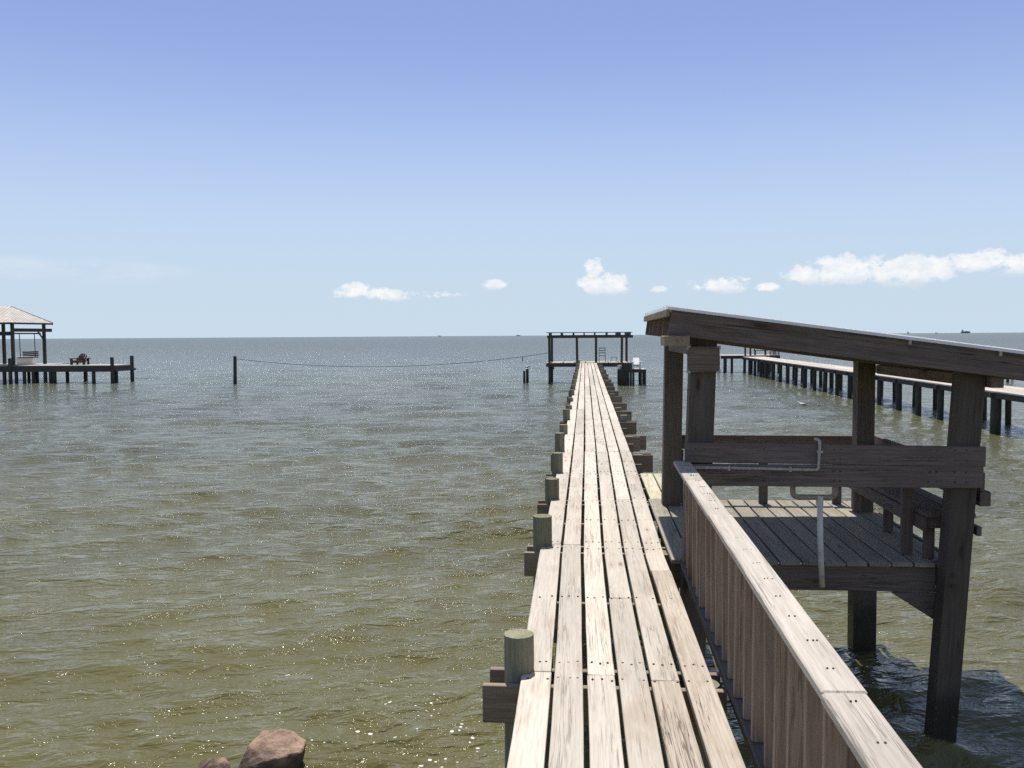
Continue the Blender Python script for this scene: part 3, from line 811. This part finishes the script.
rd._faces(0, [(0, 1, 4), (1, 2, 5, 4), (2, 3, 5), (3, 0, 4, 5), (10, 7, 6), (10, 11, 8, 7), (11, 9, 8), (11, 10, 6, 9), (6, 7, 1, 0), (7, 8, 2, 1), (8, 9, 3, 2), (9, 6, 0, 3)], [Vector(p) for p in rd.v], 1., 0)
def seam(a, b): 
    if (b - a).length > .25: rd.bar(a + Vector((0, 0, .012)), b + Vector((0, 0, .012)), .03, .025, tone=.93)
k = xw + .3
while k < xe - .05:        # standing seams, front slope
    tt = 1. if xl_ < k < xr_ else ((xe - k) / (xe - xr_) if k >= xr_ else (k - xw) / (xl_ - xw))
    seam(Vector((k, ry0, zE)), Vector((k, ry0 + (ym - ry0) * tt, zE + (zR - zE) * tt))); k += .4
k = ry0 + .3
while k < ry1 - .05:       # standing seams, end slope
    tt = (k - ry0) / (ym - ry0) if k < ym else (ry1 - k) / (ry1 - ym)
    seam(Vector((xe, k, zE)), Vector((xe + (xr_ - xe) * tt, k, zE + (zR - zE) * tt))); k += .4
for q in (1,): rd.bar(c[q] + Vector((0, 0, .02)), c[4] + Vector((0, 0, .0)), .1, .05, tone=.97)
rfv = rd.build('roof', M['tinroof'], pv)
MB().box(xw, xe, ry0 - .035, ry0 - .003, zE - .16, zE - .02).build('fascia', M['far_post'], rfv)
MB().box(xe + .003, xe + .03, ry0, ry1, zE - .16, zE - .02).build('fascia', M['far_post'], rfv)
for xx, yy in ((-48.75, 71.35), (-48.75, 75.75), (-52.6, 75.75), (-52.6, 71.35), (-56, 71.35)):
    MB().bar((xx, yy, 1.52), (xx, yy, zE - .08), .22, .22, up=(0, 1, 0)).build('post', M['far_post'], pv)
MB().box(-48.63, -48.58, 71.0, 76.7, 4.40, 4.70).build('beam', M['far_post'], pv)
MB().box(-57, -48.88, 71.3, 71.42, 4.08, 4.42).build('beam', M['far_post'], pv)
MB().box(-49.35, -49.2, 71.5, 76.0, 4.2, 4.32).build('beam', M['far_post'], pv)
MB().bar((-48.75, 75.6, 3.75), (-48.75, 74.9, 4.4), .1, .1, up=(1, 0, 0)).build('brace', M['far_post'], pv)
sw = thing('porch_swing', (-49.1, 74.1, 2.1), 'brown slatted porch swing hanging under the pavilion roof', 'swing')
MB().box(-49.5, -49.0, 73.0, 75.2, 2.1, 2.19).build('seat', M['chair_wood'], sw)
q = MB()
for z in (2.24, 2.4, 2.56): q.box(-49.02, -48.97, 73.0, 75.2, z, z + .12)
q.build('backrest', M['chair_wood'], sw)
for y_ in (73.05, 75.15): MB().tube([(-49.25, y_, 2.1), (-49.28, y_, 4.25)], .035, 6).build('chain', M['rope'], sw)
ib = thing('storage_bench', (-50.8, 76.1, 1.52), 'long white storage chest on the boardwalk behind the porch swing', 'chest')
MB().box(-51.6, -50.05, 75.9, 76.5, 1.525, 2.08).build('body', M['white_plastic'], ib, bevel=.02)
MB().box(-51.65, -50.0, 75.86, 76.54, 2.085, 2.17).build('lid', M['white_plastic'], ib, bevel=.02)
ac = thing('adirondack_chair', (PX(80.5, 73), 73, 1.52), 'dark brown wooden armchair with a rounded fan back on the left boardwalk', 'chair')
xc, yc = PX(80.5, 73), 73
q = MB()
for k in range(-3, 4):
    q.bar((xc + k * .115, yc + .1, 1.75), (xc + k * .165, yc + .40, 2.50 - .042 * k * k), .115, .035, up=(0, 1, 0))
q.build('backrest', M['chair_wood'], ac)
MB().box(xc - .45, xc + .45, yc - .5, yc + .12, 1.84, 1.90).build('seat', M['chair_wood'], ac)
MB().box(xc - .45, xc + .45, yc - .53, yc - .50, 1.70, 1.90).build('apron', M['chair_wood'], ac)
for s_ in (-1, 1):
    MB().box(xc + s_ * .56 - .14, xc + s_ * .56 + .14, yc - .55, yc + .4, 2.02, 2.08).build('armrest', M['chair_wood'], ac)
    MB().box(xc + s_ * .56 - .09, xc + s_ * .56 + .09, yc - .5, yc - .38, 1.52, 2.02).build('leg', M['chair_wood'], ac)
    MB().box(xc + s_ * .50 - .07, xc + s_ * .50 + .07, yc + .28, yc + .4, 1.52, 2.02).build('leg', M['chair_wood'], ac)

# ----------------------------------------------------------------- ships on the horizon
def ship(x, y, L, hh, label, name='cargo_ship', castle=1):
    s = thing(name, (x, y, 0), label, 'ship')
    w = L * .16
    MB().poly([(x - L / 2, y, 0), (x + L * .46, y, 0), (x + L / 2, y, hh * .5), (x - L / 2, y, hh * .42)], (0, w, 0)).build('hull', M['hull'], s)
    u = MB(); u.box(x - L * .44, x - L * .24, y + w * .2, y + w * .8, hh * .42, hh * .92)
    u.box(x - L * .38, x - L * .33, y + w * .4, y + w * .6, hh * .92, hh * 1.15)
    if castle > 1:
        for k in range(3): u.box(x - L * .15 + k * L * .18, x - L * .01 + k * L * .18, y + w * .2, y + w * .8, hh * .44, hh * (.62 + .05 * (k % 2)))
    u.build('superstructure', M['upper'], s)
ship(3718, 9000, 86, 32, 'largest far ship on the horizon, above the low end of the shelter roof', castle=2)
ship(3170, 9000, 16, 26, 'tiny ship speck on the horizon left of the large cargo ship', 'small_ship')
ship(3440, 9000, 22, 14, 'faint flat ship speck on the horizon between two other ships', 'small_ship')
ship(-1505, 9000, 30, 15, 'tiny ship speck on the horizon above the middle of the sagging rope', 'small_ship')
ship(-690, 9000, 40, 17, 'tiny ship speck on the horizon just left of the pergola', 'small_ship')

# ----------------------------------------------------------------- sky, clouds, sun
SUN_EL, SUN_AZ = R(70), R(-8)       # azimuth from +Y towards +X
w = bpy.data.worlds.new('World'); SC.world = w; w.use_nodes = True
t = NT(w.node_tree)
bg = w.node_tree.nodes['Background']; out = w.node_tree.nodes['World Output']
sky = t.new('ShaderNodeTexSky', sky_type='NISHITA'); sky.sun_disc = False
sky.sun_elevation = SUN_EL; sky.sun_rotation = SUN_AZ
sky.altitude = 0; sky.air_density = .6; sky.dust_density = 0; sky.ozone_density = 3
bg.inputs['Strength'].default_value = .13
vec = t.new('ShaderNodeTexCoord').outputs['Generated']
sp = t.new('ShaderNodeSeparateXYZ'); t.put(sp.inputs[0], vec)
az = t.math('ARCTAN2', sp.outputs[0], sp.outputs[1]); el = t.math('ARCSINE', sp.outputs[2])
EXPO = .25
HZ = 1 / (.13 * 2 ** EXPO)
haze = t.step(el, .02, .34, .97, .24)         # bright humid air towards the horizon
t.put(bg.inputs['Color'], t.mix(haze, t.mix(1., sky.outputs[0], (1.0, .89, 1.07), 'MULTIPLY'), (.57 * HZ, .70 * HZ, .815 * HZ)))
F = 880.
CL = [  # azimuth, elevation, half width, half height (radians), strength
    (-.262, .0495, 22 / F, 10 / F, 1.0), (-.226, .0465, 32 / F, 8 / F, 1.), (-.172, .0465, 42 / F, 4 / F, .45),
    (-.1026, .0580, 15 / F, 6 / F, .8),
    (.020, .0565, 31 / F, 13 / F, 1.1), (.0085, .0725, 11 / F, 16 / F, .95),
    (.150, .0545, 36 / F, 10 / F, 1.), (.195, .0500, 16 / F, 5 / F, .75), (.0803, .0500, 11 / F, 4 / F, .7),
    (.238, .0640, 24 / F, 12 / F, .95), (.278, .0665, 52 / F, 17 / F, 1.1), (.335, .0640, 52 / F, 16 / F, 1.05), (.405, .0700, 36 / F, 13 / F, 1.05), (.46, .067, 50 / F, 13 / F, 1.),
    
    (.62, .07, 60 / F, 14 / F, 1.), (.85, .08, 90 / F, 20 / F, 1.), (-1.1, .07, 90 / F, 16 / F, 1.), (1.5, .09, 150 / F, 25 / F, 1.), (2.6, .09, 200 / F, 30 / F, 1.), (-2.2, .1, 200 / F, 30 / F, 1.)]
uv = t.new('ShaderNodeCombineXYZ'); t.put(uv.inputs[0], az); t.put(uv.inputs[1], el)
m_ = mt = None
for a, e, ra, re, s in CL:
    dx = t.math('DIVIDE', t.math('SUBTRACT', az, a), ra); dy = t.math('DIVIDE', t.math('SUBTRACT', el, e), re)
    v = t.math('MULTIPLY', t.math('SUBTRACT', 1., t.math('ADD', t.math('MULTIPLY', dx, dx), t.math('MULTIPLY', dy, dy))), s)
    m_ = v if m_ is None else t.math('MAXIMUM', m_, v)
    dz = t.math('ADD', dy, .55)
    v = t.math('MULTIPLY', t.math('SUBTRACT', 1., t.math('ADD', t.math('MULTIPLY', dx, dx), t.math('MULTIPLY', dz, dz))), s)
    mt = v if mt is None else t.math('MAXIMUM', mt, v)
n1 = t.noise(t.scale(uv.outputs[0], (42, 60, 0)), 1, 6, .62)
n2 = t.noise(t.scale(uv.outputs[0], (150, 190, 0)), 1, 4, .6)
nn = t.math('ADD', t.math('MULTIPLY', t.math('SUBTRACT', n1, .5), 3.2), t.math('MULTIPLY', t.math('SUBTRACT', n2, .5), 1.1))
den = t.step(t.math('ADD', m_, nn), .12, .80)
den = t.math('MULTIPLY', den, t.step(m_, -.6, .1))
vx = t.math('DIVIDE', t.math('SUBTRACT', az, -.56), .15); vy = t.math('DIVIDE', t.math('SUBTRACT', el, .069), .016)
veil = t.step(t.math('ADD', t.math('MULTIPLY', vx, vx), t.math('MULTIPLY', vy, vy)), 1., .1)   # thin veil of cloud low in the left
veil = t.math('MULTIPLY', veil, t.step(t.noise(t.scale(uv.outputs[0], (14, 60, 0)), 1, 4, .6), .3, .7, 0., .22))
den = t.math('MAXIMUM', den, veil)
shade = t.step(t.noise(t.vmath('ADD', t.scale(uv.outputs[0], (70, 110, 0)), (3, .9, 0)), 1, 5, .6), .35, .65)
base = t.step(t.math('ADD', t.math('SUBTRACT', mt, m_), t.math('MULTIPLY', t.math('SUBTRACT', n1, .5), .9)), -.1, .75)   # flat grey bases
cc = t.mix(shade, (.86, .90, .96), (1., 1., 1.))
cc = t.mix(t.math('MULTIPLY', base, .85), cc, (.66, .74, .84))
bg2 = t.new('ShaderNodeBackground'); t.put(bg2.inputs['Color'], cc); bg2.inputs['Strength'].default_value = .97 / 2 ** EXPO
mx = t.new('ShaderNodeMixShader'); t.put(mx.inputs[0], t.math('MULTIPLY', den, .93))
w.node_tree.links.new(bg.outputs[0], mx.inputs[1]); w.node_tree.links.new(bg2.outputs[0], mx.inputs[2])
w.node_tree.links.new(mx.outputs[0], out.inputs[0])

sd = bpy.data.lights.new('sun', 'SUN'); sd.energy = 4.8; sd.angle = R(.53); sd.color = (1., .955, .89)
so = bpy.data.objects.new('sun', sd); COL.objects.link(so)
to_sun = Vector((math.sin(SUN_AZ) * math.cos(SUN_EL), math.cos(SUN_AZ) * math.cos(SUN_EL), math.sin(SUN_EL)))
so.rotation_euler = to_sun.to_track_quat('Z', 'Y').to_euler(); so.location = (0, 0, 30)

# ----------------------------------------------------------------- camera
cam = bpy.data.cameras.new('camera'); cam.sensor_width = 36; cam.lens = 880 / 1024 * 36
cam.clip_start = .05; cam.clip_end = 200000
co = bpy.data.objects.new('camera', cam); COL.objects.link(co); SC.camera = co
right = Vector((.99647387, .08366751, -.00629039)); up = Vector((.00167031, .05517533, .99847528)); fwd = Vector((-.08388702, .99496504, -.05484103))
mw = Matrix((right, up, -fwd)).transposed().to_4x4(); mw.translation = (0, 0, CAM_Z)
co.matrix_world = mw

vs = SC.view_settings
vs.view_transform = 'Standard'; vs.look = 'None'; vs.exposure = EXPO; vs.gamma = 1; vs.use_curve_mapping = False
SC.cycles.use_denoising = False
SC.cycles.sample_clamp_direct = 9; SC.cycles.sample_clamp_indirect = 4      # single lucky glint samples stay faint
SC.cycles.max_bounces = 6
SC.cycles.caustics_reflective = False; SC.cycles.caustics_refractive = False
